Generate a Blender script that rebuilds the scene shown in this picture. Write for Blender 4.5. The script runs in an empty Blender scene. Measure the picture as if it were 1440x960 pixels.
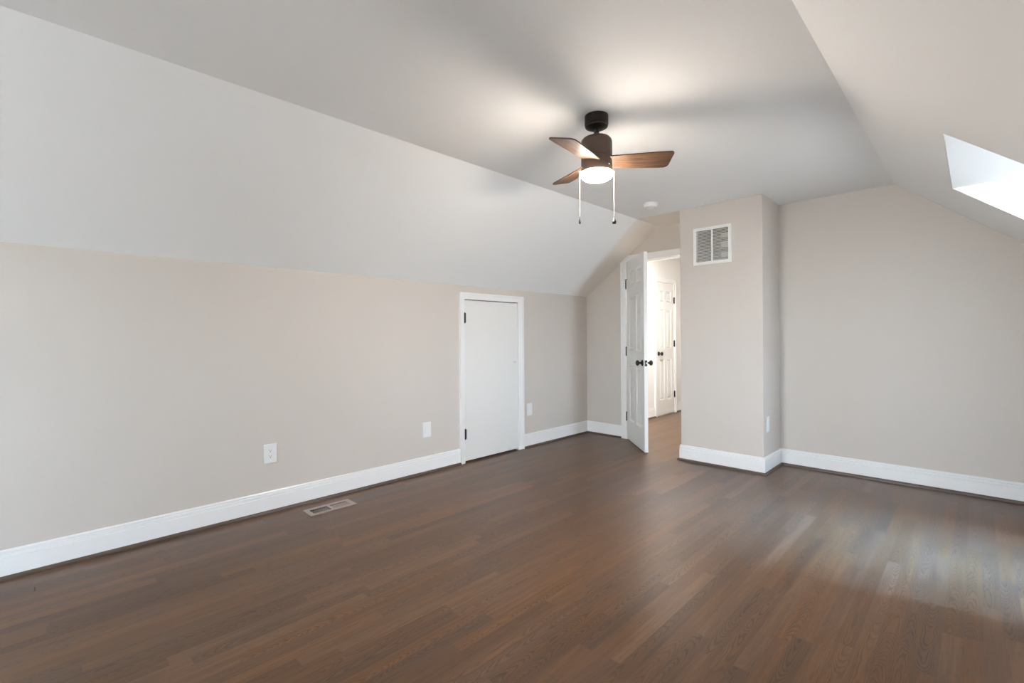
import bpy, bmesh, math, random
from mathutils import Matrix, Vector
random.seed(4)
S = bpy.context.scene
COL = S.collection
PI = math.pi

# ------------------------------------------------------------------ room measures (metres)
L = 4.7514          # back wall (inner face)
CH = 0.465          # depth of the boxed-out chase on the back wall
H = 2.3311          # flat ceiling height
HK = 1.635          # knee wall height
A, B = 0.9395, 2.9217   # the two ceiling creases
SR = 0.819          # fall of the right slope
XR = B + (H - HK) / SR  # right knee wall
XL0, XL1 = 1.3957, 2.1054   # chase left and right faces
YF = -3.35           # front gable wall
HB = 0.142          # baseboard height
D1 = (2.825, 3.935) # dormer beside the frame
D2 = (-2.45, -1.34) # its twin behind the camera
DZ = 2.04           # dormer ceiling
DX = B + (H - DZ) / SR
DE = 5.10           # dormer window wall
DOX0, DOX1, DOZ = 0.545, 1.243, 2.0    # doorway in the back wall
HX = 0.086          # hallway left wall
HZ = 2.31           # hallway ceiling
HR = 1.75           # hallway right wall
HE = 8.4            # hallway end

# ------------------------------------------------------------------ camera, sky, lamps, exposure
cam = bpy.data.cameras.new('camera')
co = bpy.data.objects.new('camera', cam); COL.objects.link(co)
cam.sensor_width = 36.0
cam.lens = 669.9 / 1440 * 36
cam.shift_y = -6.75 / 1440
cam.clip_start = 0.01
yaw, roll = math.radians(44.36), math.radians(-0.364)
F = Vector((-math.sin(yaw), math.cos(yaw), 0)); R0 = Vector((math.cos(yaw), math.sin(yaw), 0)); U0 = Vector((0, 0, 1))
Rr = R0 * math.cos(roll) + U0 * math.sin(roll)
Ur = U0 * math.cos(roll) - R0 * math.sin(roll)
m = Matrix((Rr, Ur, -F)).transposed().to_4x4(); m.translation = (3.3821, 0, 1.16)
co.matrix_world = m
S.camera = co

W = bpy.data.worlds.new('sky'); S.world = W; W.use_nodes = True
nt = W.node_tree; nt.nodes.clear()
tc = nt.nodes.new('ShaderNodeTexCoord'); sx = nt.nodes.new('ShaderNodeSeparateXYZ')
rp = nt.nodes.new('ShaderNodeValToRGB'); bg = nt.nodes.new('ShaderNodeBackground'); wo = nt.nodes.new('ShaderNodeOutputWorld')
mr = nt.nodes.new('ShaderNodeMapRange'); mr.inputs[1].default_value = -1; mr.inputs[2].default_value = 1
nt.links.new(tc.outputs['Generated'], sx.inputs[0]); nt.links.new(sx.outputs['Z'], mr.inputs[0])
nt.links.new(mr.outputs[0], rp.inputs[0]); nt.links.new(rp.outputs[0], bg.inputs[0]); nt.links.new(bg.outputs[0], wo.inputs[0])
e = rp.color_ramp.elements
e[0].position = 0.0; e[0].color = (.37, .39, .40, 1)
e[1].position = 1.0; e[1].color = (.52, .72, 1.0, 1)
k = rp.color_ramp.elements.new(.485); k.color = (.50, .53, .55, 1)
k = rp.color_ramp.elements.new(.515); k.color = (.71, .855, 1.0, 1)
bg.inputs[1].default_value = 11.0

def area(name, loc, size, rot, power, color, portal=False):
    l = bpy.data.lights.new(name, 'AREA'); l.shape = 'RECTANGLE'; l.size, l.size_y = size
    l.energy = power; l.color = color
    if portal: l.cycles.is_portal = True
    o = bpy.data.objects.new(name, l); COL.objects.link(o); o.location = loc; o.rotation_euler = rot
    return o
sun = bpy.data.lights.new('bright_sky', 'SUN'); sun.energy = 21; sun.angle = math.radians(22); sun.color = (.19, .49, 1.0)
so = bpy.data.objects.new('bright_sky', sun); COL.objects.link(so); so.rotation_euler = Vector((-.829, -.028, -.559)).to_track_quat('-Z', 'Y').to_euler()
# daylight through the dormer windows (sky portals), added gable fill, and the hallway's own ceiling lamp
WZ0, WZ1, WH = 0.75, 1.86, .38
for d in (D1, D2):
    c = (d[0] + d[1]) / 2
    area('window_daylight', (DE + .02, c, (WZ0 + WZ1) / 2), (WZ1 - WZ0, 2 * WH), (0, PI / 2, 0), 1, (1, 1, 1), True)
area('gable_fill', (1.95, YF - .06, 1.35), (1.4, 1.2), (PI / 2, 0, 0), .4, (.90, .96, 1))  # neutral fill lamp set outside the added gable window
hl = bpy.data.lights.new('hall_lamp', 'AREA'); hl.shape = 'DISK'; hl.size = .45; hl.energy = 18; hl.color = (1, .96, .91)
ho = bpy.data.objects.new('hall_lamp', hl); COL.objects.link(ho); ho.location = (.70, 5.15, 2.275)

S.view_settings.view_transform = 'Standard'; S.view_settings.look = 'None'
S.view_settings.gamma = 1.0; S.view_settings.use_curve_mapping = False
S.view_settings.exposure = 2.08
LAMP = 100.0      # strength of the fan's light glass
S.cycles.use_denoising = True
S.cycles.max_bounces = 16; S.cycles.diffuse_bounces = 10
S.cycles.sample_clamp_indirect = 6

# ------------------------------------------------------------------ materials
def mat(name, color, rough=.5, spec=.5, metal=0.0, bump=0.0, bscale=200.0, emit=None, estr=0.0):
    M = bpy.data.materials.new(name); M.use_nodes = True
    n = M.node_tree; b = n.nodes['Principled BSDF']
    b.inputs['Base Color'].default_value = (*color, 1)
    b.inputs['Roughness'].default_value = rough
    b.inputs['Specular IOR Level'].default_value = spec
    b.inputs['Metallic'].default_value = metal
    t = n.nodes.new('ShaderNodeTexCoord')
    z = n.nodes.new('ShaderNodeTexNoise'); z.inputs['Scale'].default_value = bscale; z.inputs['Detail'].default_value = 3
    n.links.new(t.outputs['Object'], z.inputs['Vector'])
    if bump:
        p = n.nodes.new('ShaderNodeBump'); p.inputs['Strength'].default_value = bump; p.inputs['Distance'].default_value = .002
        n.links.new(z.outputs[0], p.inputs['Height']); n.links.new(p.outputs[0], b.inputs['Normal'])
    if emit:
        b.inputs['Emission Color'].default_value = (*emit, 1); b.inputs['Emission Strength'].default_value = estr
    return M

GREIGE = (.555, .508, .460)
WHITE = (.83, .835, .825)
M_wall = mat('greige_wall_paint', GREIGE, .55, .35, bump=.04, bscale=350)
M_trim = mat('white_trim_paint', (.76, .755, .74), .28, .5)
M_door = mat('white_door_paint', (.70, .69, .66), .32, .5, bump=.03, bscale=120)
M_plate = mat('white_plastic', (.72, .715, .70), .3, .5)
M_black = mat('black_iron', (.012, .011, .010), .38, .5, .3)
M_bronze = mat('dark_bronze', (.016, .011, .008), .45, .5, .4)
M_slot = mat('dark_slot', (.02, .02, .02), .6)
M_house = mat('brown_bronze', (.085, .056, .041), .45, .5, .25)
M_hall = mat('pale_hall_paint', (.74, .725, .70), .55, .35, bump=.04, bscale=350)
M_grille = mat('white_grille_enamel', (.72, .72, .69), .4)
M_duct = mat('dark_duct', (.010, .010, .012), .6)
M_reg = mat('brown_grey_register_metal', (.34, .28, .25), .4, .5, .4)
M_chain = mat('pale_metal_chain', (.55, .50, .44), .35, .5, .3)
M_nickel = mat('bright_screw_metal', (.8, .76, .7), .25, .5, .9)
M_wire = mat('dark_wire', (.03, .025, .02), .6)
M_glass_lamp = mat('lit_opal_glass', (.9, .88, .85), .3, emit=(1.0, .885, .775), estr=LAMP)

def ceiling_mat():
    # white ceiling paint; over the door alcove it blends to a pale beige
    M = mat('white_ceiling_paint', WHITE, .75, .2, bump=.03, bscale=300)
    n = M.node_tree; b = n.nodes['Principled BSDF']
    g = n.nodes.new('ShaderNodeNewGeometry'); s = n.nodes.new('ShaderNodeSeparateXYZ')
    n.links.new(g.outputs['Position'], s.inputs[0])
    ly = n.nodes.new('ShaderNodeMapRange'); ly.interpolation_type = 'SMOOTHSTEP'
    w = n.nodes.new('ShaderNodeMapRange')        # the blend edge is crisp on the flat ceiling, feathered down the slope
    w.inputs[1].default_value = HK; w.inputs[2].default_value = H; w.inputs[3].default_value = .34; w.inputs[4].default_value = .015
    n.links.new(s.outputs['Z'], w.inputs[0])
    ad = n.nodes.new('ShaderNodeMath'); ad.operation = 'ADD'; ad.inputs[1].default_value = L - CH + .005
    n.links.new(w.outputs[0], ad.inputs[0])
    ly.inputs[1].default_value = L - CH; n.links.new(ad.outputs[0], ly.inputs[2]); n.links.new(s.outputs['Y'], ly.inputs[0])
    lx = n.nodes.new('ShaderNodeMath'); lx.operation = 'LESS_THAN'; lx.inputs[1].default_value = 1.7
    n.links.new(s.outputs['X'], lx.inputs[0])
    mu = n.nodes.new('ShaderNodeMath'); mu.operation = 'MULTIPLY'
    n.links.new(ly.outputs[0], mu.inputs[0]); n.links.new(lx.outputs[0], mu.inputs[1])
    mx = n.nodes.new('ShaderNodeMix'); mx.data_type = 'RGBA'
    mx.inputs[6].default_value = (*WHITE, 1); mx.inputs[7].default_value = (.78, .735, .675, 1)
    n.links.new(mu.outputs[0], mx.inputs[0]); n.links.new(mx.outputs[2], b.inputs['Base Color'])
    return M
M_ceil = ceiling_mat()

def oak_floor(name, plank=True):
    M = bpy.data.materials.new(name); M.use_nodes = True
    n = M.node_tree; b = n.nodes['Principled BSDF']; K = n.links.new
    def math_(op, a, bb=None, cc=None):
        o = n.nodes.new('ShaderNodeMath'); o.operation = op
        for i, v in enumerate((a, bb, cc)):
            if v is None: continue
            if isinstance(v, (int, float)): o.inputs[i].default_value = v
            else: K(v, o.inputs[i])
        return o.outputs[0]
    g = n.nodes.new('ShaderNodeNewGeometry'); s = n.nodes.new('ShaderNodeSeparateXYZ'); K(g.outputs['Position'], s.inputs[0])
    X, Y = s.outputs['X'], s.outputs['Y']
    PW = .0575
    xs = math_('DIVIDE', X, PW); col = math_('FLOOR', xs); fx = math_('FRACT', xs)
    wn = n.nodes.new('ShaderNodeTexWhiteNoise'); wn.noise_dimensions = '1D'; K(col, wn.inputs['W'])
    ln = math_('MULTIPLY_ADD', wn.outputs['Value'], .55, .55)           # board length of this strip
    wn2 = n.nodes.new('ShaderNodeTexWhiteNoise'); wn2.noise_dimensions = '1D'; K(math_('ADD', col, 77.3), wn2.inputs['W'])
    ys = math_('DIVIDE', math_('MULTIPLY_ADD', wn2.outputs['Value'], 3.0, math_('ADD', Y, 20.0)), ln)
    row = math_('FLOOR', ys); fy = math_('FRACT', ys)
    cb = n.nodes.new('ShaderNodeCombineXYZ'); K(col, cb.inputs[0]); K(row, cb.inputs[1])
    wb = n.nodes.new('ShaderNodeTexWhiteNoise'); wb.noise_dimensions = '2D'; K(cb.outputs[0], wb.inputs['Vector'])
    rs = n.nodes.new('ShaderNodeSeparateColor'); K(wb.outputs['Color'], rs.inputs[0])
    r1, r2, r3 = rs.outputs[0], rs.outputs[1], rs.outputs[2]
    # fine pores: noise stretched along the board
    def noise(sxy, scale, detail, dist=0.0, off=None):
        c = n.nodes.new('ShaderNodeCombineXYZ')
        K(math_('MULTIPLY', X, sxy[0]), c.inputs[0]); K(math_('MULTIPLY', Y, sxy[1]), c.inputs[1])
        K(math_('MULTIPLY', r1, 37.0) if off is None else math_('MULTIPLY', r1, off), c.inputs[2])
        z = n.nodes.new('ShaderNodeTexNoise'); z.inputs['Scale'].default_value = scale; z.inputs['Detail'].default_value = detail
        z.inputs['Distortion'].default_value = dist; K(c.outputs[0], z.inputs['Vector']); return z.outputs[0]
    pores = noise((1, .05), 330, 4)
    streak = noise((1, .045), 60, 3, .4)
    mid = noise((1, .16), 14, 4, .6)
    big = noise((.5, .5), 1.3, 2, 0, 0.0)
    # cathedral figure: nested arches along each board
    xl = math_('SUBTRACT', fx, math_('MULTIPLY_ADD', r2, .6, .2))
    wob = noise((1, .35), 9, 2, .3)
    q = math_('MULTIPLY', math_('MULTIPLY', xl, xl), math_('MULTIPLY_ADD', r3, .5, .16))
    ph = math_('ADD', math_('ADD', math_('MULTIPLY', Y, math_('SUBTRACT', math_('MULTIPLY', r1, 2.0), 1.0)), q), math_('MULTIPLY', wob, .42))
    ring = math_('SINE', math_('MULTIPLY', ph, 170.0))
    ring = math_('POWER', math_('MULTIPLY_ADD', ring, .5, .5), 3.0)
    amt = math_('MULTIPLY', ring, math_('SMOOTH_MIN', math_('MULTIPLY', math_('GREATER_THAN', r3, .45), mid), .7, .1))
    tone = math_('ADD', math_('MULTIPLY_ADD', r2, .28, -.06), math_('MULTIPLY', streak, .64))
    tone = math_('ADD', tone, math_('MULTIPLY', mid, .22))
    tone = math_('ADD', tone, math_('MULTIPLY', big, .16))
    tone = math_('SUBTRACT', tone, math_('MULTIPLY', amt, .58))
    tone = math_('SUBTRACT', tone, math_('MULTIPLY', math_('GREATER_THAN', pores, .58), .13))
    ramp = n.nodes.new('ShaderNodeValToRGB'); K(tone, ramp.inputs[0])
    e = ramp.color_ramp.elements
    e[0].position = .05; e[0].color = (.024, .0125, .0068, 1)
    e[1].position = .95; e[1].color = (.168, .088, .044, 1)
    c = ramp.color_ramp.elements.new(.38); c.color = (.066, .0335, .0165, 1)
    c = ramp.color_ramp.elements.new(.62); c.color = (.098, .050, .0245, 1)
    # grey-stained boards among brown ones
    hs = n.nodes.new('ShaderNodeHueSaturation'); K(ramp.outputs[0], hs.inputs['Color'])
    K(math_('MULTIPLY_ADD', r1, .16, .99), hs.inputs['Saturation']); hs.inputs['Value'].default_value = 1.04
    # seams
    sx_ = math_('MINIMUM', fx, math_('SUBTRACT', 1.0, fx)); sy_ = math_('MULTIPLY', math_('MINIMUM', fy, math_('SUBTRACT', 1.0, fy)), math_('DIVIDE', ln, PW))
    seam = math_('LESS_THAN', math_('MINIMUM', sx_, sy_), .012)
    mx = n.nodes.new('ShaderNodeMix'); mx.data_type = 'RGBA'; K(hs.outputs[0], mx.inputs[6]); mx.inputs[7].default_value = (.05, .035, .026, 1)
    K(math_('MULTIPLY', seam, .75) if plank else math_('MULTIPLY', seam, 0.0), mx.inputs[0])
    K(mx.outputs[2], b.inputs['Base Color'])
    K(math_('MULTIPLY_ADD', streak, .10, .29), b.inputs['Roughness'])
    b.inputs['Specular IOR Level'].default_value = .4
    b.inputs['Sheen Weight'].default_value = .025; b.inputs['Sheen Roughness'].default_value = .5
    bp = n.nodes.new('ShaderNodeBump'); bp.inputs['Strength'].default_value = .10; bp.inputs['Distance'].default_value = .001
    K(math_('ADD', math_('MULTIPLY', pores, .5), math_('MULTIPLY', amt, -.6)), bp.inputs['Height']); K(bp.outputs[0], b.inputs['Normal'])
    return M
M_floor = oak_floor('stained_oak_strips')

def stained_wood(name, dark, light, rough):
    M = bpy.data.materials.new(name); M.use_nodes = True
    n = M.node_tree; b = n.nodes['Principled BSDF']; K = n.links.new
    t = n.nodes.new('ShaderNodeTexCoord'); mp = n.nodes.new('ShaderNodeMapping'); mp.inputs['Scale'].default_value = (2.2, 26, 26)
    K(t.outputs['Object'], mp.inputs['Vector'])
    z = n.nodes.new('ShaderNodeTexNoise'); z.inputs['Scale'].default_value = 2.6; z.inputs['Detail'].default_value = 6; z.inputs['Distortion'].default_value = 1.2
    K(mp.outputs[0], z.inputs['Vector'])
    r = n.nodes.new('ShaderNodeValToRGB'); K(z.outputs[0], r.inputs[0]); K(r.outputs[0], b.inputs['Base Color'])
    r.color_ramp.elements[0].position = .38; r.color_ramp.elements[0].color = (*dark, 1)
    r.color_ramp.elements[1].position = .62; r.color_ramp.elements[1].color = (*light, 1)
    b.inputs['Roughness'].default_value = rough
    return M
M_blade = stained_wood('walnut_blade', (.036, .018, .010), (.115, .060, .031), .5)
M_shoe = mat('dark_stained_moulding', (.075, .05, .036), .35, bump=.05, bscale=90)

def glass_mat():
    M = bpy.data.materials.new('window_glass'); M.use_nodes = True
    n = M.node_tree; n.nodes.clear()
    o = n.nodes.new('ShaderNodeOutputMaterial'); t = n.nodes.new('ShaderNodeBsdfTransparent'); g = n.nodes.new('ShaderNodeBsdfGlossy')
    g.inputs['Roughness'].default_value = .02;     m_ = n.nodes.new('ShaderNodeMixShader'); m_.inputs[0].default_value = .05; n.links.new(t.outputs[0], m_.inputs[1]); n.links.new(g.outputs[0], m_.inputs[2])
    n.links.new(m_.outputs[0], o.inputs[0]); return M
M_glass = glass_mat()

# ------------------------------------------------------------------ mesh helpers
def obj(name, bm, m, parent=None, smooth=False, loc=None):
    me = bpy.data.meshes.new(name)
    bmesh.ops.recalc_face_normals(bm, faces=bm.faces)
    bm.to_mesh(me); bm.free()
    me.materials.append(m)
    if smooth:
        for p in me.polygons: p.use_smooth = True
        try: me.set_sharp_from_angle(angle=math.radians(38))
        except Exception: pass
    o = bpy.data.objects.new(name, me); COL.objects.link(o)
    if parent is not None: o.parent = parent
    if loc: o.location = loc
    return o
def struct(name, bm, m, label=None, smooth=False):
    o = obj(name, bm, m, None, smooth); o['kind'] = 'structure'
    if label: o['label'] = label
    return o
def thing(name, label, cat, loc=(0, 0, 0), rot=(0, 0, 0), group=None, kind=None):
    o = bpy.data.objects.new(name, None); COL.objects.link(o); o.empty_display_size = .05
    o.location = loc; o.rotation_euler = rot; o['label'] = label; o['category'] = cat
    if group: o['group'] = group
    if kind: o['kind'] = kind
    return o
def box(bm, x0, x1, y0, y1, z0, z1, bevel=0.0, M=None):
    t = bmesh.new()
    vs = [t.verts.new((x, y, z)) for x in (x0, x1) for y in (y0, y1) for z in (z0, z1)]
    for f in ((0, 1, 3, 2), (4, 6, 7, 5), (0, 4, 5, 1), (2, 3, 7, 6), (0, 2, 6, 4), (1, 5, 7, 3)):
        t.faces.new([vs[i] for i in f])
    bmesh.ops.recalc_face_normals(t, faces=t.faces)
    if bevel: bmesh.ops.bevel(t, geom=t.edges[:], offset=bevel, segments=2, affect='EDGES', profile=.5)
    merge(bm, t, M)
def merge(bm, t, M=None):
    if M is not None: t.transform(M)
    mp = {v: bm.verts.new(v.co) for v in t.verts}
    for f in t.faces:
        try: bm.faces.new([mp[v] for v in f.verts])
        except ValueError: pass
    t.free()
def prism(bm, outer, holes, fn, w0, w1):
    """polygon with holes in (u, v), given thickness from w0 to w1; fn(u, v, w) -> xyz"""
    def clean(lp):
        r = []
        for p in lp:
            p = (round(p[0], 7), round(p[1], 7))
            if not r or abs(p[0] - r[-1][0]) + abs(p[1] - r[-1][1]) > 2e-6: r.append(p)
        if abs(r[0][0] - r[-1][0]) + abs(r[0][1] - r[-1][1]) < 2e-6: r.pop()
        return r
    outer = clean(outer); holes = [clean(h) for h in holes]
    t = bmesh.new(); loops = []
    for lp in [outer] + list(holes):
        vs = [t.verts.new((u, v, 0)) for u, v in lp]
        loops.append(vs)
        for i in range(len(vs)): t.edges.new((vs[i], vs[(i + 1) % len(vs)]))
    bmesh.ops.triangle_fill(t, use_beauty=True, use_dissolve=False, edges=t.edges[:], normal=(0, 0, 1))
    tris = [[v.co.copy() for v in f.verts] for f in t.faces]; t.free()
    t = bmesh.new(); key = {}
    def V(u, v, w):
        k_ = (round(u, 6), round(v, 6), w)
        if k_ not in key: key[k_] = t.verts.new(fn(u, v, w))
        return key[k_]
    for tr in tris:
        t.faces.new([V(c.x, c.y, w0) for c in tr]); t.faces.new([V(c.x, c.y, w1) for c in reversed(tr)])
    for lp in [outer] + list(holes):
        for i in range(len(lp)):
            a, b = lp[i], lp[(i + 1) % len(lp)]
            t.faces.new([V(*a, w0), V(*b, w0), V(*b, w1), V(*a, w1)])
    bmesh.ops.recalc_face_normals(t, faces=t.faces)
    merge(bm, t)
def rect(a0, a1, b0, b1): return [(a0, b0), (a1, b0), (a1, b1), (a0, b1)]
def lathe(bm, prof, seg=40, M=None):
    t = bmesh.new(); rings = []
    for r, z in prof:
        if r < 1e-5: rings.append([t.verts.new((0, 0, z))])
        else: rings.append([t.verts.new((r * math.cos(2 * PI * i / seg), r * math.sin(2 * PI * i / seg), z)) for i in range(seg)])
    for a, b in zip(rings, rings[1:]):
        for i in range(seg):
            j = (i + 1) % seg
            q = [a[i % len(a)], a[j % len(a)], b[j % len(b)], b[i % len(b)]]
            u = []
            for v in q:
                if v not in u: u.append(v)
            if len(u) > 2: t.faces.new(u)
    for rg in (rings[0], rings[-1]):
        if len(rg) > 2:
            try: t.faces.new(rg)
            except ValueError: pass
    bmesh.ops.recalc_face_normals(t, faces=t.faces)
    merge(bm, t, M)
def sweep(bm, prof, path, closed_ends=True):
    """profile (offset to the left-hand room side, z) along a plan path with mitred corners"""
    n = len(path); rows = []
    for i, p in enumerate(path):
        p = Vector(p)
        d0 = (p - Vector(path[i - 1])).normalized() if i > 0 else None
        d1 = (Vector(path[i + 1]) - p).normalized() if i < n - 1 else None
        n0 = Vector((-d0.y, d0.x)) if d0 else None; n1 = Vector((-d1.y, d1.x)) if d1 else None
        if n0 and n1:
            mm = (n0 + n1).normalized(); mm = mm / mm.dot(n0)
        else: mm = n0 or n1
        rows.append([bm.verts.new((p.x + mm.x * o, p.y + mm.y * o, z)) for o, z in prof])
    k = len(prof)
    for a, b in zip(rows, rows[1:]):
        for i in range(k):
            j = (i + 1) % k
            bm.faces.new([a[i], b[i], b[j], a[j]])
    if closed_ends: bm.faces.new(rows[0]); bm.faces.new(list(reversed(rows[-1])))

# ------------------------------------------------------------------ floor, walls, ceiling
bm = bmesh.new()
REG = (.157, .271, 1.309, 1.601)       # cut in the floor for the register
prism(bm, rect(-.3, DE + .1, YF - .1, HE + .1), [rect(*REG)], lambda u, v, w: (u, v, w), 0, -.12)
struct('floor', bm, M_floor, 'dark stained oak strip floor running towards the open door')

SD = (2.818, 3.538, .0, 1.512)         # small door opening in the left wall (y0, y1, z0, z1)
bm = bmesh.new()
prism(bm, [(YF, 0), (SD[0], 0), (SD[0], SD[3]), (SD[1], SD[3]), (SD[1], 0), (L, 0), (L, HK + .02), (YF, HK + .02)], [],
      lambda u, v, w: (w, u, v), 0, -.10)
box(bm, -.3, -.11, YF - .1, L + .1, -.1, HK + .05)
struct('wall_left', bm, M_wall, 'long low greige knee wall on the left')

def rslope(x): return H - SR * (x - B)
gable = [(-.1, -.02), (DOX0, -.02), (DOX0, DOZ), (DOX1, DOZ), (DOX1, -.02), (XR + .1, -.02), (XR + .1, HK), (XR, HK), (B, H), (A, H), (0, HK), (-.1, HK)]
gable = [(x, z + (.04 if z >= HK - .01 else 0)) for x, z in gable]
gable[2] = (DOX0, DOZ); gable[3] = (DOX1, DOZ)
bm = bmesh.new(); prism(bm, gable, [], lambda u, v, w: (u, w, v), L, L + .115)
struct('wall_back', bm, M_wall, 'greige end wall with the open doorway')
gf = [(-.1, -.02), (XR + .1, -.02), (XR + .1, HK + .04), (B, H + .04), (A, H + .04), (-.1, HK + .04)]
bm = bmesh.new(); prism(bm, gf, [rect(1.2, 2.7, .70, 2.0)], lambda u, v, w: (u, w, v), YF, YF - .12)  # front wall with an opening for the added gable window
struct('wall_front', bm, M_wall)

# right knee wall with the two dormer openings
bm = bmesh.new()
ys = [YF, D2[0] - .001, D2[1] + .001, D1[0] - .001, D1[1] + .001, L]
for a, b in ((ys[0], ys[1]), (ys[2], ys[3]), (ys[4], ys[5])): box(bm, XR, XR + .1, a, b, -.02, HK + .02)
struct('wall_right', bm, M_wall)

# flat ceiling
bm = bmesh.new(); box(bm, A - .03, B + .03, YF - .1, L + .1, H, H + .10)
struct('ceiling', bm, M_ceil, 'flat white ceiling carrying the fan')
# slopes
ul = math.atan2(H - HK, A); ll = math.hypot(H - HK, A)
bm = bmesh.new()
prism(bm, [(YF - .1, -.12), (L + .1, -.12), (L + .1, ll), (YF - .1, ll)], [],
      lambda u, v, w: (v * math.cos(ul) - w * math.sin(ul), u, HK + v * math.sin(ul) + w * math.cos(ul)), 0, .10)
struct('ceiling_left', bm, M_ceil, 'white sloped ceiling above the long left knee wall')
ur = math.atan2(H - HK, XR - B); lr = math.hypot(H - HK, XR - B)
vt = lr - (H - DZ) / math.sin(ur)      # slope distance from the knee wall up to the dormer ceiling
out = [(YF - .1, -.12)]
for d in (D2, D1): out += [(d[0] - .001, -.12), (d[0] - .001, vt + .001), (d[1] + .001, vt + .001), (d[1] + .001, -.12)]
out += [(L + .1, -.12), (L + .1, lr), (YF - .1, lr)]
bm = bmesh.new()
prism(bm, out, [], lambda u, v, w: (XR - v * math.cos(ur) + w * math.sin(ur), u, HK + v * math.sin(ur) + w * math.cos(ur)), 0, .10)
struct('ceiling_right', bm, M_ceil, 'white sloped ceiling on the right, cut by the dormer')

# dormers: cheeks, flat ceilings, window walls, windows
for i, d in enumerate((D1, D2)):
    chk = [(XR + .001, -.02), (DE, -.02), (DE, DZ), (DX + .001, DZ), (XR + .001, HK - .001)]
    for side, (y, s) in (('far', (d[1], 1)), ('near', (d[0], -1))):
        bm = bmesh.new(); prism(bm, chk, [], lambda u, v, w: (u, w, v), y, y + s * .09)
        struct('wall_dormer', bm, M_ceil, 'white cheek wall of the dormer in the right slope' if i == 0 else None)
    bm = bmesh.new(); prism(bm, rect(d[0] - .09, d[1] + .09, DX + .001, DE + .1), [], lambda u, v, w: (v, u, w), DZ, DZ + .1)
    struct('ceiling_dormer', bm, M_ceil, 'flat white ceiling inside the dormer in the right slope' if i == 0 else None)
    c = (d[0] + d[1]) / 2
    bm = bmesh.new()
    prism(bm, rect(d[0] - .09, d[1] + .09, -.02, DZ + .1), [rect(c - WH, c + WH, WZ0, WZ1)], lambda u, v, w: (w, u, v), DE, DE + .1)
    struct('wall_window', bm, M_wall)
    wdw = bpy.data.objects.new('window_%d' % (i + 1), None); COL.objects.link(wdw); wdw.location = (DE, c, WZ0); wdw['kind'] = 'structure'
    h = WZ1 - WZ0
    bm = bmesh.new()
    prism(bm, rect(-WH, WH, 0, h), [rect(.045 - WH, WH - .045, .045, h / 2 - .02), rect(.045 - WH, WH - .045, h / 2 + .02, h - .045)], lambda u, v, w: (w, u, v), .035, .075)
    obj('window_frame', bm, M_trim, wdw)
    bm = bmesh.new()
    prism(bm, rect(-WH - .07, WH + .07, -.07, h + .07), [rect(.005 - WH, WH - .005, .005, h - .005)], lambda u, v, w: (w, u, v), -.018, 0)
    box(bm, -.05, .03, -WH - .05, WH + .05, -.012, .012)
    obj('window_casing', bm, M_trim, wdw)
    bm = bmesh.new(); box(bm, .052, .056, .04 - WH, WH - .04, .04, h - .04)
    obj('pane', bm, M_glass, wdw)
# unseen gable window behind the camera, added for its fill light
wdw = bpy.data.objects.new('window_3', None); COL.objects.link(wdw); wdw.location = (1.95, YF, .70); wdw['kind'] = 'structure'
bm = bmesh.new()
prism(bm, rect(-.75, .75, 0, 1.3), [rect(-.70, -.03, .05, .63), rect(.03, .70, .05, .63), rect(-.70, -.03, .67, 1.25), rect(.03, .70, .67, 1.25)], lambda u, v, w: (u, -w, v), .01, .045)
obj('window_frame', bm, M_trim, wdw)
bm = bmesh.new(); box(bm, -.71, .71, -.030, -.026, .04, 1.26); obj('pane', bm, M_glass, wdw)

# chase boxed out from the back wall
GR = (1.548, 1.838, 1.822, 2.106)      # cut for the return air grille
bm = bmesh.new()
prism(bm, rect(XL0, XL1, -.02, H + .02), [rect(*GR)], lambda u, v, w: (u, w, v), L - CH, L - CH + .05)
box(bm, XL0, XL1, L - CH + .05, L + .02, -.02, GR[2] - .04); box(bm, XL0, XL1, L - CH + .05, L + .02, GR[3] + .04, H + .02)
box(bm, XL0, XL1, L - CH + .10, L + .02, GR[2] - .04, GR[3] + .04)
box(bm, XL0, XL0 + .05, L - CH + .05, L - CH + .1, GR[2] - .04, GR[3] + .04); box(bm, XL1 - .05, XL1, L - CH + .05, L - CH + .1, GR[2] - .04, GR[3] + .04)
struct('wall_chase', bm, M_wall, 'greige boxed-out chase beside the open door')

# hallway beyond the door
def hall(name, m_, *b):
    bm = bmesh.new(); box(bm, *b); return struct(name, bm, m_)
hall('wall_hall_left', M_hall, HX - .1, HX, L + .115, HE, -.02, HZ + .02)
hall('wall_hall_right', M_hall, HR, HR + .1, L + .115, HE, -.02, HZ + .02)
hall('wall_hall_end', M_hall, HX - .1, HR + .1, HE, HE + .1, -.02, HZ + .02)
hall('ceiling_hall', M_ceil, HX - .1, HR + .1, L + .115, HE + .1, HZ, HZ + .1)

# ------------------------------------------------------------------ baseboards with dark shoe moulding
BP = [(0, .004), (.014, .004), (.014, .1030), (.0132, .1042), (.0090, .1052), (.0090, .1066), (.0122, .1080), (.0122, .1235), (.0112, .1248), (.0070, .1258), (.0070, .1268), (.0100, .1285), (.0100, .1370), (.0070, HB), (0, HB)]
SP = [(.0140, 0), (.0300, 0), (.0297, .006), (.0282, .0115), (.0252, .0158), (.0205, .0188), (.0140, .0195)]
def baseboard(name, path, shoe=True):
    bm = bmesh.new(); sweep(bm, BP, path); o = struct(name, bm, M_trim, 'white baseboard with dark shoe moulding')
    if shoe:
        bm = bmesh.new(); sweep(bm, SP, path); s = obj('shoe_moulding', bm, M_shoe, o, True); s['label'] = 'dark brown shoe moulding'
    return o
baseboard('baseboard_left', [(0, SD[0] - .052), (0, YF)])
baseboard('baseboard_corner', [(DOX0 - .063, L), (0, L), (0, SD[1] + .082)])
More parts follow.
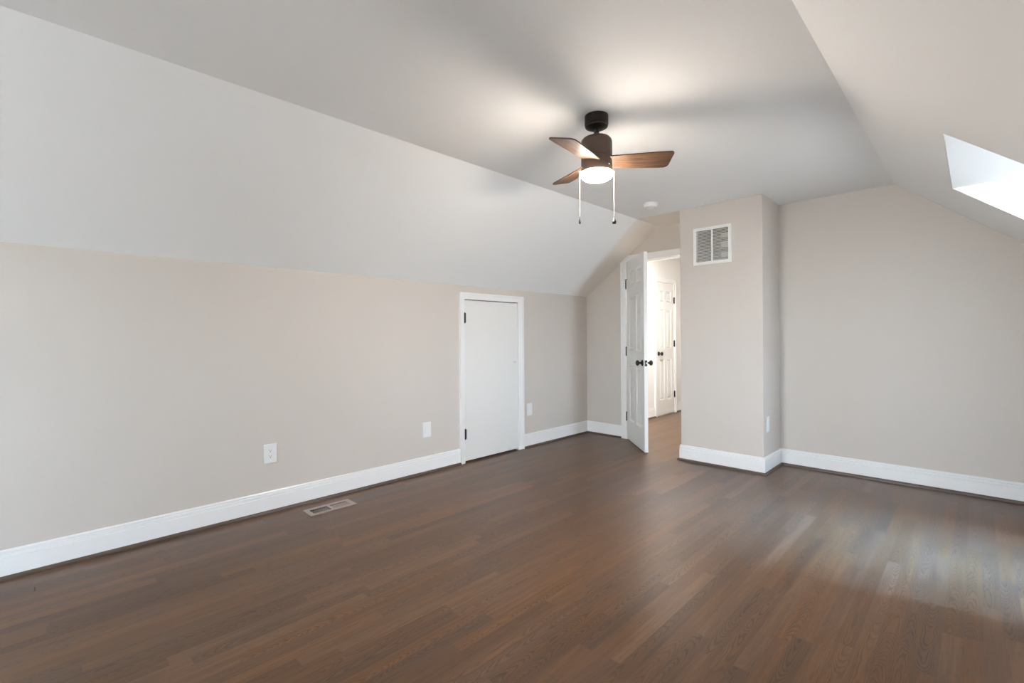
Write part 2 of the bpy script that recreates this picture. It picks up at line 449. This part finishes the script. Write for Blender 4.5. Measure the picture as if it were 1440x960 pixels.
baseboard('baseboard_back', [(XR, L), (XL1, L), (XL1, L - CH), (XL0, L - CH), (XL0, L), (DOX1 + .063, L)])
baseboard('baseboard_right', [(XR, D1[1] + .02), (XR, L)])
baseboard('baseboard_right', [(XR, D2[1] + .02), (XR, D1[0] - .02)])
baseboard('baseboard_hall', [(HX, 6.262), (HX, L + .135)])
baseboard('baseboard_hall_end', [(HX, HE), (HX, 6.92)])

# ------------------------------------------------------------------ doors
def panel_cells(w, h):
    """x cuts, z cuts of a six-panel leaf"""
    st, mu = .112 * w / .70, .10 * w / .70
    pw = (w - 2 * st - mu) / 2
    xs = [0, st, st + pw, st + pw + mu, w - st, w]
    zs = [0, .110 * h, .415 * h, .502 * h, .795 * h, .857 * h, .938 * h, h]
    return xs, zs
def six_panel(w, h, t):
    xs, zs = panel_cells(w, h)
    bm = bmesh.new()
    def face(y, s):
        g = [[bm.verts.new((x, y, z)) for z in zs] for x in xs]
        cells = []
        for i in range(len(xs) - 1):
            for j in range(len(zs) - 1):
                f = bm.faces.new([g[i][j], g[i + 1][j], g[i + 1][j + 1], g[i][j + 1]])
                if i in (1, 3) and j in (1, 3, 5): cells.append(f)
        return g, cells
    g0, c0 = face(0, 1); g1, c1 = face(t, -1)
    nx, nz = len(xs), len(zs)
    ring = [(i, 0) for i in range(nx)] + [(nx - 1, j) for j in range(1, nz)] + [(i, nz - 1) for i in range(nx - 2, -1, -1)] + [(0, j) for j in range(nz - 2, 0, -1)]
    for a, b in zip(ring, ring[1:] + ring[:1]):
        bm.faces.new([g0[a[0]][a[1]], g0[b[0]][b[1]], g1[b[0]][b[1]], g1[a[0]][a[1]]])
    bmesh.ops.recalc_face_normals(bm, faces=bm.faces)
    for f in c0 + c1:
        for th, dp in ((.010, -.009), (.006, 0), (.020, .006)):
            bmesh.ops.inset_individual(bm, faces=[f], thickness=th, depth=dp, use_even_offset=True)
    return bm
def knob_bm(s=1):
    """rose, neck and ball pointing along -y (s=1) or +y (s=-1)"""
    bm = bmesh.new()
    Mx = Matrix.Rotation(PI / 2 * s, 4, 'X')
    lathe(bm, [(0, 0), (.031, 0), (.031, .004), (.027, .009), (.014, .013), (.0105, .020), (.0105, .030), (.016, .034), (.0235, .040), (.0275, .048), (.0275, .054), (.0235, .061), (.014, .066), (0, .0675)], 28, Mx)
    return bm
def hinge_bm(h=.09):
    bm = bmesh.new()
    lathe(bm, [(0, -.007), (.0045, -.006), (.0062, 0), (.0072, .0005), (.0072, h - .0005), (.0062, h), (.0045, h + .006), (0, h + .007)], 16)
    box(bm, -.019, 0, .004, .0065, 0, h)
    box(bm, 0, .019, .004, .0065, 0, h)
    return bm

def casing_prism(name, outer, inner, fn, w0, w1, m_=None, label=None):
    """flat casing with a raised back band: outer polygon minus the opening (open at the floor)"""
    bm = bmesh.new(); prism(bm, outer, [], fn, w0, w1)
    return struct(name, bm, m_ or M_trim, label)

# small access door in the left wall: jamb and casing, slab leaf, hinges, knob
y0, y1, zt = SD[0], SD[1], SD[3]
bm = bmesh.new()
cw = .048
u_out = [(y0 - cw, 0), (y0 + .004, 0), (y0 + .004, zt - .004), (y1 - .004, zt - .004), (y1 - .004, 0), (y1 + .078, 0), (y1 + .078, zt + .058), (y0 - cw, zt + .058)]
prism(bm, u_out, [], lambda u, v, w: (w, u, v), 0, .015)
u_in = [(y0 - cw, 0), (y0 - cw + .016, 0), (y0 - cw + .016, zt + .042), (y1 + .062, zt + .042), (y1 + .062, 0), (y1 + .078, 0), (y1 + .078, zt + .058), (y0 - cw, zt + .058)]
prism(bm, u_in, [], lambda u, v, w: (w, u, v), .015, .021)
struct('trim_1', bm, M_trim, 'white casing around the small access door')
bm = bmesh.new()
box(bm, -.10, .001, y0 - .0005, y0 + .003, 0, zt); box(bm, -.10, .001, y1 - .003, y1 + .0005, 0, zt); box(bm, -.10, .001, y0, y1, zt - .003, zt + .0005)
box(bm, -.108, -.098, y0 - .05, y1 + .05, -.01, zt + .05)
struct('trim_2', bm, M_trim)
d1 = bpy.data.objects.new('door_1', None); COL.objects.link(d1); d1.location = (0, y0, 0)
d1['kind'] = 'structure'; d1['label'] = 'small plain white access door in the left knee wall'
bm = bmesh.new(); box(bm, -.028, .007, .0055, y1 - y0 - .0055, .018, zt - .011, .0015)
obj('door_leaf', bm, M_door, d1)
for zz in (.222, 1.292):
    bm = hinge_bm(.088); o = obj('hinge', bm, M_black, d1, True); o.location = (.0155, .005, zz); o.rotation_euler = (0, 0, PI / 2); o['label'] = 'black butt hinge'
bm = bmesh.new()
lathe(bm, [(0, 0), (.010, 0), (.010, .003), (.006, .006), (.0055, .013), (.011, .018), (.0145, .024), (.0145, .028), (.010, .033), (0, .0345)], 24, Matrix.Rotation(PI / 2, 4, 'Y'))
o = obj('door_knob', bm, M_plate, d1, True); o.location = (.007, .664, .906)

# doorway in the back wall: jamb, casing cut off by the slope, hall-side casing
def lslope(x): return HK + x * (H - HK) / A
CW = .063
x0, x1 = DOX0, DOX1
zc = DOZ - .006 + .068
bm = bmesh.new()
xs_ = (zc - HK) * A / (H - HK)         # where the head casing runs into the sloped ceiling
outl = [(x0 - CW, 0), (x0 + .006, 0), (x0 + .006, DOZ - .006), (x1 - .006, DOZ - .006), (x1 - .006, 0), (x1 + CW, 0), (x1 + CW, zc), (xs_, zc), (x0 - CW, lslope(x0 - CW))]
prism(bm, outl, [], lambda u, v, w: (u, w, v), L, L - .014)
bb = [(x0 - CW, 0), (x0 - CW + .018, 0), (x0 - CW + .018, lslope(x0 - CW + .018) - .012), (xs_ + .01, zc - .018), (x1 + CW - .018, zc - .018), (x1 + CW - .018, 0), (x1 + CW, 0), (x1 + CW, zc), (xs_, zc), (x0 - CW, lslope(x0 - CW))]
prism(bm, bb, [], lambda u, v, w: (u, w, v), L - .014, L - .019)
struct('trim_3', bm, M_trim, 'white door casing under the left slope')
bm = bmesh.new()
for a, b in ((x0 - .001, x0 + .012), (x1 - .012, x1 + .001)): box(bm, a, b, L - .001, L + .116, 0, DOZ)
box(bm, x0, x1, L - .001, L + .116, DOZ - .012, DOZ + .001)
box(bm, x0 + .012, x0 + .022, L + .040, L + .075, 0, DOZ - .012); box(bm, x1 - .022, x1 - .012, L + .040, L + .075, 0, DOZ - .012); box(bm, x0, x1, L + .040, L + .075, DOZ - .022, DOZ - .012)
struct('trim_4', bm, M_trim, 'white door jamb lining the doorway')
bm = bmesh.new()
prism(bm, [(x0 - CW, 0), (x0 + .006, 0), (x0 + .006, DOZ - .006), (x1 - .006, DOZ - .006), (x1 - .006, 0), (x1 + CW, 0), (x1 + CW, zc), (x0 - CW, zc)], [], lambda u, v, w: (u, w, v), L + .115, L + .131)
struct('trim_5', bm, M_trim)

LW, LH, LT = .68, 1.978, .035
d2 = bpy.data.objects.new('door_2', None); COL.objects.link(d2)
d2.location = (.552, L - .013, .012); d2.rotation_euler = (0, 0, math.radians(-44.8))
d2['kind'] = 'structure'; d2['label'] = 'white six-panel door standing open into the room'
bm = six_panel(LW - .006, LH, LT); bm.transform(Matrix.Translation((.006, 0, 0)))
obj('door_leaf', bm, M_door, d2)
for zz in (.20, .93, 1.68):
    bm = hinge_bm(.092); o = obj('hinge', bm, M_black, d2, True); o.location = (0, -.004, zz); o.rotation_euler = (0, 0, math.radians(22)); o['label'] = 'black butt hinge'
bm = bmesh.new()        # hinge-pin door stop on the top hinge
box(bm, -.012, .012, -.010, .010, 0, .005, .001)
for s in (-1, 1):
    t = bmesh.new(); lathe(t, [(0, 0), (.003, 0), (.003, .030), (.0075, .031), (.0075, .040), (.005, .043), (0, .043)], 14)
    t.transform(Matrix.Translation((s * .008, -.004, .0025)) @ Matrix.Rotation(PI / 2 * s, 4, 'Y') @ Matrix.Rotation(0, 4, 'X')); merge(bm, t)
o = obj('door_stop', bm, M_black, d2, True); o.location = (0, -.006, 1.778); o.rotation_euler = (0, 0, math.radians(18)); o['label'] = 'black hinge-pin door stop'
kz = .878
for s, y in ((1, 0), (-1, LT)):
    o = obj('door_knob', knob_bm(s), M_black, d2, True); o.location = (LW - .062, y, kz); o['label'] = 'black round door knob'
bm = bmesh.new(); box(bm, LW - .001, LW + .0015, .0055, LT - .0055, kz - .029, kz + .029, .0005)
o = obj('latch_plate', bm, M_black, d2); o['label'] = 'black latch plate'
bm = bmesh.new(); box(bm, 0, .011, -.0065, .0065, -.008, .008, .002); lb = obj('latch_bolt', bm, M_nickel, o); lb.location = (LW + .0015, LT / 2, kz)

# closed six-panel door in the hallway
hy0, hy1, hzt = 6.318, 6.868, 1.945
bm = bmesh.new()
prism(bm, [(hy0 - .052, 0), (hy0 + .004, 0), (hy0 + .004, hzt - .004), (hy1 - .004, hzt - .004), (hy1 - .004, 0), (hy1 + .052, 0), (hy1 + .052, hzt + .055), (hy0 - .052, hzt + .055)], [], lambda u, v, w: (w, u, v), HX, HX + .016)
prism(bm, [(hy0 - .052, 0), (hy0 - .036, 0), (hy0 - .036, hzt + .039), (hy1 + .036, hzt + .039), (hy1 + .036, 0), (hy1 + .052, 0), (hy1 + .052, hzt + .055), (hy0 - .052, hzt + .055)], [], lambda u, v, w: (w, u, v), HX + .016, HX + .021)
struct('trim_6', bm, M_trim, 'white casing of the closed hallway door')
d3 = bpy.data.objects.new('door_3', None); COL.objects.link(d3); d3.location = (HX + .008, hy0 + .005, .016); d3.rotation_euler = (0, 0, PI / 2)
d3['kind'] = 'structure'; d3['label'] = 'closed white six-panel door on the hallway wall'
bm = six_panel(hy1 - hy0 - .010, hzt - .026, .03); bm.transform(Matrix.Translation((0, -.001, 0)))
# leaf faces +x after the quarter turn: its local -y side
obj('door_leaf', bm, M_door, d3)
o = obj('door_knob', knob_bm(1), M_black, d3, True); o.location = (.055, -.001, .885); o['label'] = 'black round door knob'
for zz in (.22, .98, 1.63):
    bm = hinge_bm(.09); o = obj('hinge', bm, M_black, d3, True); o.location = (hy1 - hy0 - .008, -.010, zz); o['label'] = 'black butt hinge'

# ------------------------------------------------------------------ ceiling fan
FX, FY = 1.935, 2.133
fan = thing('ceiling_fan', 'small dark bronze ceiling fan with three wood blades and a lit white glass', 'ceiling fan', (FX, FY, H))
Z = lambda z: z - H
bm = bmesh.new(); lathe(bm, [(0, 0), (.0615, 0), (.0622, -.004), (.0622, -.046), (.058, -.048), (.058, -.052), (.0600, -.055), (.058, -.060), (.030, -.0735), (.022, -.075), (0, -.075)], 48)
obj('canopy', bm, M_bronze, fan, True)
bm = bmesh.new(); lathe(bm, [(0, -.070), (.0115, -.070), (.0115, -.125), (0, -.125)], 24)
lathe(bm, [(.010, -.083), (.0135, -.0835), (.0135, -.090), (.010, -.0905)], 24)
obj('downrod', bm, M_bronze, fan, True)
bm = bmesh.new(); lathe(bm, [(0, -.094), (.014, -.094), (.022, -.098), (.027, -.104), (.028, -.112), (.034, -.113), (.056, -.1155), (.070, -.121), (.0785, -.131), (.0815, -.143), (.0817, -.2255), (.0800, -.2265), (.0800, -.2285), (.0817, -.2295), (.0817, -.302), (.0785, -.305), (0, -.305)], 56)
mh = obj('motor_housing', bm, M_house, fan, True)
for k in range(3):
    bm = bmesh.new(); a = math.radians(12 - 60 + 120 * k + 42)
    lathe(bm, [(0, 0), (.0045, 0), (.0045, .002), (.002, .0035), (0, .0035)], 14, Matrix.Translation((.0815 * math.cos(a), .0815 * math.sin(a), -.276)) @ Matrix.Rotation(a, 4, 'Z') @ Matrix.Rotation(PI / 2, 4, 'Y'))
    o = obj('screw', bm, M_nickel, mh, True); o['label'] = 'bright housing screw'
bm = bmesh.new(); lathe(bm, [(0, -.3035), (.0835, -.3035), (.0848, -.3050), (.0845, -.309), (.0828, -.3165), (.077, -.327), (.062, -.3375), (.034, -.342), (0, -.3435)], 56)
o = obj('light_glass', bm, M_glass_lamp, fan, True); o['label'] = 'glowing white glass light cover'
def blade_bm():
    bm = bmesh.new(); n_ = 26; tip, root = .386, .060
    def half(x):
        f = (x - root) / (tip - root)
        return .052 + .0165 * min(1, f * 1.25)
    pts = []
    up, dn = [], []
    rc0, rc1 = .016, .030            # corner radii of the tip
    N = 22
    lim0, lim1 = tip + .004, tip - .004
    for i in range(N + 1):
        x = root + (lim0 - rc0 - root) * i / N; up.append((x, -half(x)))
    hh = half(lim0)
    for i in range(1, 7):
        a = -PI / 2 + PI / 2 * i / 6; up.append((lim0 - rc0 + rc0 * math.cos(a), -hh + rc0 + rc0 * math.sin(a)))
    for i in range(0, 7):
        a = PI / 2 * i / 6; dn.append((lim1 - rc1 + rc1 * math.cos(a), hh - rc1 + rc1 * math.sin(a)))
    for i in range(N, -1, -1):
        x = root + (lim1 - rc1 - root) * i / N; dn.append((x, half(x)))
    out = up + dn
    prism(bm, out, [], lambda u, v, w: (u, v, w), -.003, .003)
    return bm
for k in range(3):
    ang = math.radians(38.7 + 120 * k)
    o = obj('blade', blade_bm(), M_blade, fan)
    o.matrix_local = Matrix.Translation((0, 0, Z(2.085))) @ Matrix.Rotation(ang, 4, 'Z') @ Matrix.Rotation(math.radians(-14), 4, 'X')
# pull chains left and right of the housing (as seen from the room's right side)
def chain(s, zb, kind):
    px, py = s * .0915 * math.cos(yaw), s * .0915 * math.sin(yaw)
    bm = bmesh.new()
    t = bmesh.new(); lathe(t, [(0, 0), (.0045, 0), (.0045, .012), (.003, .0135), (0, .0135)], 14)
    t.transform(Matrix.Translation((px * .89, py * .89, -.296)) @ Matrix.Rotation(yaw if s > 0 else yaw + PI, 4, 'Z') @ Matrix.Rotation(PI / 2, 4, 'Y')); merge(bm, t)
    z0, z1 = -.2965, zb + .030
    nb = int((z0 - z1) / .0042)
    for i in range(nb + 1):
        z = z0 - (z0 - z1) * i / nb
        t = bmesh.new(); bmesh.ops.create_icosphere(t, subdivisions=1, radius=.0011); t.transform(Matrix.Translation((px, py, z))); merge(bm, t)
    t = bmesh.new(); lathe(t, [(.0008, z0), (.0008, z1)], 6); t.transform(Matrix.Translation((px, py, 0))); merge(bm, t)
    c = obj('pull_chain', bm, M_chain, fan, True)
    bm = bmesh.new()
    if kind == 'drop':
        lathe(bm, [(0, .034), (.0018, .034), (.0020, .026), (.0032, .018), (.0055, .008), (.0060, .003), (.0045, -.003), (0, -.006)], 20)
    else:
        lathe(bm, [(0, .034), (.0018, .034), (.0020, .027), (.0050, .020), (.0085, .011), (.0112, .004), (.0112, .001), (.0085, -.0005), (.0108, -.002), (.0100, -.006), (0, -.0075)], 24)
    p_ = obj('pendant', bm, M_bronze, c, True); p_.location = (px, py, zb)
    p_['label'] = 'slim dark drop-shaped pendant' if kind == 'drop' else 'bell-shaped bronze pendant'
chain(-1, Z(1.762), 'drop'); chain(1, Z(1.764), 'bell')

# ------------------------------------------------------------------ smoke detector
sd = thing('smoke_detector', 'round white smoke detector on the ceiling near the doorway', 'smoke detector', (1.31, 3.885, H))
bm = bmesh.new(); lathe(bm, [(0, 0), (.068, 0), (.068, -.007), (.065, -.009), (0, -.009)], 40); obj('base', bm, M_plate, sd, True)
bm = bmesh.new(); lathe(bm, [(0, -.008), (.060, -.008), (.061, -.012), (.059, -.026), (.053, -.033), (.036, -.036), (.034, -.0345), (.018, -.0345), (.016, -.037), (0, -.0375)], 40); obj('cover', bm, M_plate, sd, True)

# ------------------------------------------------------------------ return air grille on the chase
gx0, gx1, gz0, gz1 = 1.5245, 1.861, 1.798, 2.131
gr = thing('air_return_grille', 'white louvred return air grille high on the chase', 'vent', ((gx0 + gx1) / 2, L - CH, gz0))
hw, hh = (gx1 - gx0) / 2, gz1 - gz0
bm = bmesh.new()
prism(bm, rect(-hw, hw, 0, hh), [rect(-hw + .027, -.007, .027, hh - .027), rect(.007, hw - .027, .027, hh - .027)], lambda u, v, w: (u, -w, v), .0005, .009)
bmesh.ops.bevel(bm, geom=[e_ for e_ in bm.edges if all(abs(v.co.y + .009) < 1e-5 for v in e_.verts) and len(e_.link_faces) == 2 and e_.calc_face_angle(0) > 1], offset=.003, segments=2, affect='EDGES')
obj('grille_frame', bm, M_grille, gr)
bm = bmesh.new(); ns = 22
for c0, c1 in ((-hw + .024, -.005), (.005, hw - .024)):
    for i in range(ns):
        z = .030 + (hh - .060) * (i + .5) / ns
        box(bm, c0, c1, -.0075, .0075, -.0008, .0008, 0, Matrix.Translation((0, .003, z)) @ Matrix.Rotation(math.radians(38), 4, 'X'))
obj('louvres', bm, M_grille, gr)
bm = bmesh.new(); box(bm, -hw + .024, hw - .024, .040, .045, .024, hh - .024); obj('duct', bm, M_duct, gr)
for a, b in ((.055, .095), (.135, .190), (.225, .262)):
    bm = bmesh.new(); box(bm, .070, hw - .030, .018, .022, a, b)
    o = obj('duct_liner', bm, M_grille, gr); o['label'] = 'pale patch behind the louvres'
for sx_ in (-1, 1):
    bm = bmesh.new(); lathe(bm, [(0, 0), (.0042, 0), (.0042, .001), (.002, .002), (0, .002)], 14, Matrix.Translation((sx_ * (hw - .013), -.009, hh / 2)) @ Matrix.Rotation(PI / 2, 4, 'X'))
    obj('screw', bm, M_grille, gr, True)

# ------------------------------------------------------------------ wall plates
def plate(name, label, cat, loc, rz, kind, w=.083, h=.128):
    t = thing(name, label, cat, loc, (0, 0, rz), None)
    bm = bmesh.new(); box(bm, -w / 2, w / 2, -.0065, 0, -h / 2, h / 2, .0028); obj('cover_plate', bm, M_plate, t)
    if kind == 'duplex':
        for s in (-1, 1):
            bm = bmesh.new(); pts = []
            r_, fl = .0172, .0138
            for i in range(40):
                a = 2 * PI * i / 40; pts.append((r_ * math.cos(a), max(-fl, min(fl, r_ * math.sin(a)))))
            prism(bm, pts, [], lambda u, v, q: (u, -q, v), .0062, .0082)
            rc = obj('receptacle', bm, M_plate, t); rc.location = (0, 0, s * .0195)
            bm = bmesh.new()
            box(bm, -.0072, -.0050, -.0086, -.0078, .0012, .0085); box(bm, .0050, .0072, -.0086, -.0078, .0012, .0075)
            lathe(bm, [(0, 0), (.0029, 0), (.0029, .0008), (0, .0008)], 14, Matrix.Translation((0, -.0078, -.0058)) @ Matrix.Rotation(PI / 2, 4, 'X'))
            o = obj('slot', bm, M_slot, rc); o['label'] = 'dark plug slots'
        bm = bmesh.new(); lathe(bm, [(0, 0), (.0032, 0), (.0028, .0012), (0, .0014)], 14, Matrix.Translation((0, -.0064, 0)) @ Matrix.Rotation(PI / 2, 4, 'X')); obj('screw', bm, M_plate, t, True)
    else:
        bm = bmesh.new(); box(bm, -.0168, .0168, -.0088, -.006, -.0335, .0335, .001); obj('insert', bm, M_plate, t)
        for s in (-1, 1):
            bm = bmesh.new(); lathe(bm, [(0, 0), (.0032, 0), (.0028, .0012), (0, .0014)], 14, Matrix.Translation((0, -.0064, s * .0485)) @ Matrix.Rotation(PI / 2, 4, 'X'))
            obj('screw', bm, M_plate, t, True)
    return t
plate('wall_outlet', 'white duplex outlet with dark slots low on the left wall above the floor register', 'outlet', (0, 1.141, .391), PI / 2, 'duplex')
plate('wall_plate', 'blank white wall plate left of the small access door', 'wall plate', (0, 2.405, .368), PI / 2, 'insert')
plate('wall_plate', 'white wall plate tight beside the right casing of the small access door', 'wall plate', (0, 3.712, .394), PI / 2, 'insert', .080)
plate('wall_plate', 'faint white wall plate on the right side face of the chase', 'wall plate', (XL1, 4.388, .405), PI / 2, 'insert', .076)

# ------------------------------------------------------------------ floor register
fr = thing('floor_register', 'brown-grey louvred floor register beside the left baseboard', 'vent', ((.143 + .285) / 2, (1.295 + 1.613) / 2, 0))
rw, rl = .071, .159
bm = bmesh.new()
prism(bm, rect(-rw, rw, -rl, rl), [rect(-.042, .042, -.128, -.010), rect(-.042, .042, .010, .128)], lambda u, v, w: (u, v, w), .0005, .0055)
obj('register_frame', bm, M_reg, fr)
bm = bmesh.new()
for s, rng in ((-1, (-.128, -.010)), (1, (.010, .128))):
    nn = 9
    for i in range(nn):
        y = rng[0] + (rng[1] - rng[0]) * (i + .5) / nn
        box(bm, -.043, .043, -.0085, .0085, -.0007, .0007, 0, Matrix.Translation((0, y, -.0035)) @ Matrix.Rotation(math.radians(-52 if s < 0 else 24), 4, 'X'))
for x in (-.014, .014): box(bm, x - .0012, x + .0012, -.129, -.009, -.004, .002)
obj('louvres', bm, M_reg, fr)
bm = bmesh.new()
box(bm, -.056, -.054, -.145, .145, -.11, -.001); box(bm, .054, .056, -.145, .145, -.11, -.001); box(bm, -.056, .056, -.145, -.143, -.11, -.001); box(bm, -.056, .056, .143, .145, -.11, -.001); box(bm, -.056, .056, -.145, .145, -.112, -.108)
obj('duct', bm, M_duct, fr)

# ------------------------------------------------------------------ wire stub in the floor
bm = bmesh.new()
lathe(bm, [(0, 0), (.0012, 0), (.0011, .010), (.0009, .020), (0, .0205)], 8, Matrix.Rotation(math.radians(9), 4, 'Y'))
o = obj('wire_stub', bm, M_wire, None, True); o.location = (.262, .027, -.0002)
o['label'] = 'tiny dark wire stub poking up from the floor boards near the left baseboard'; o['category'] = 'wire'
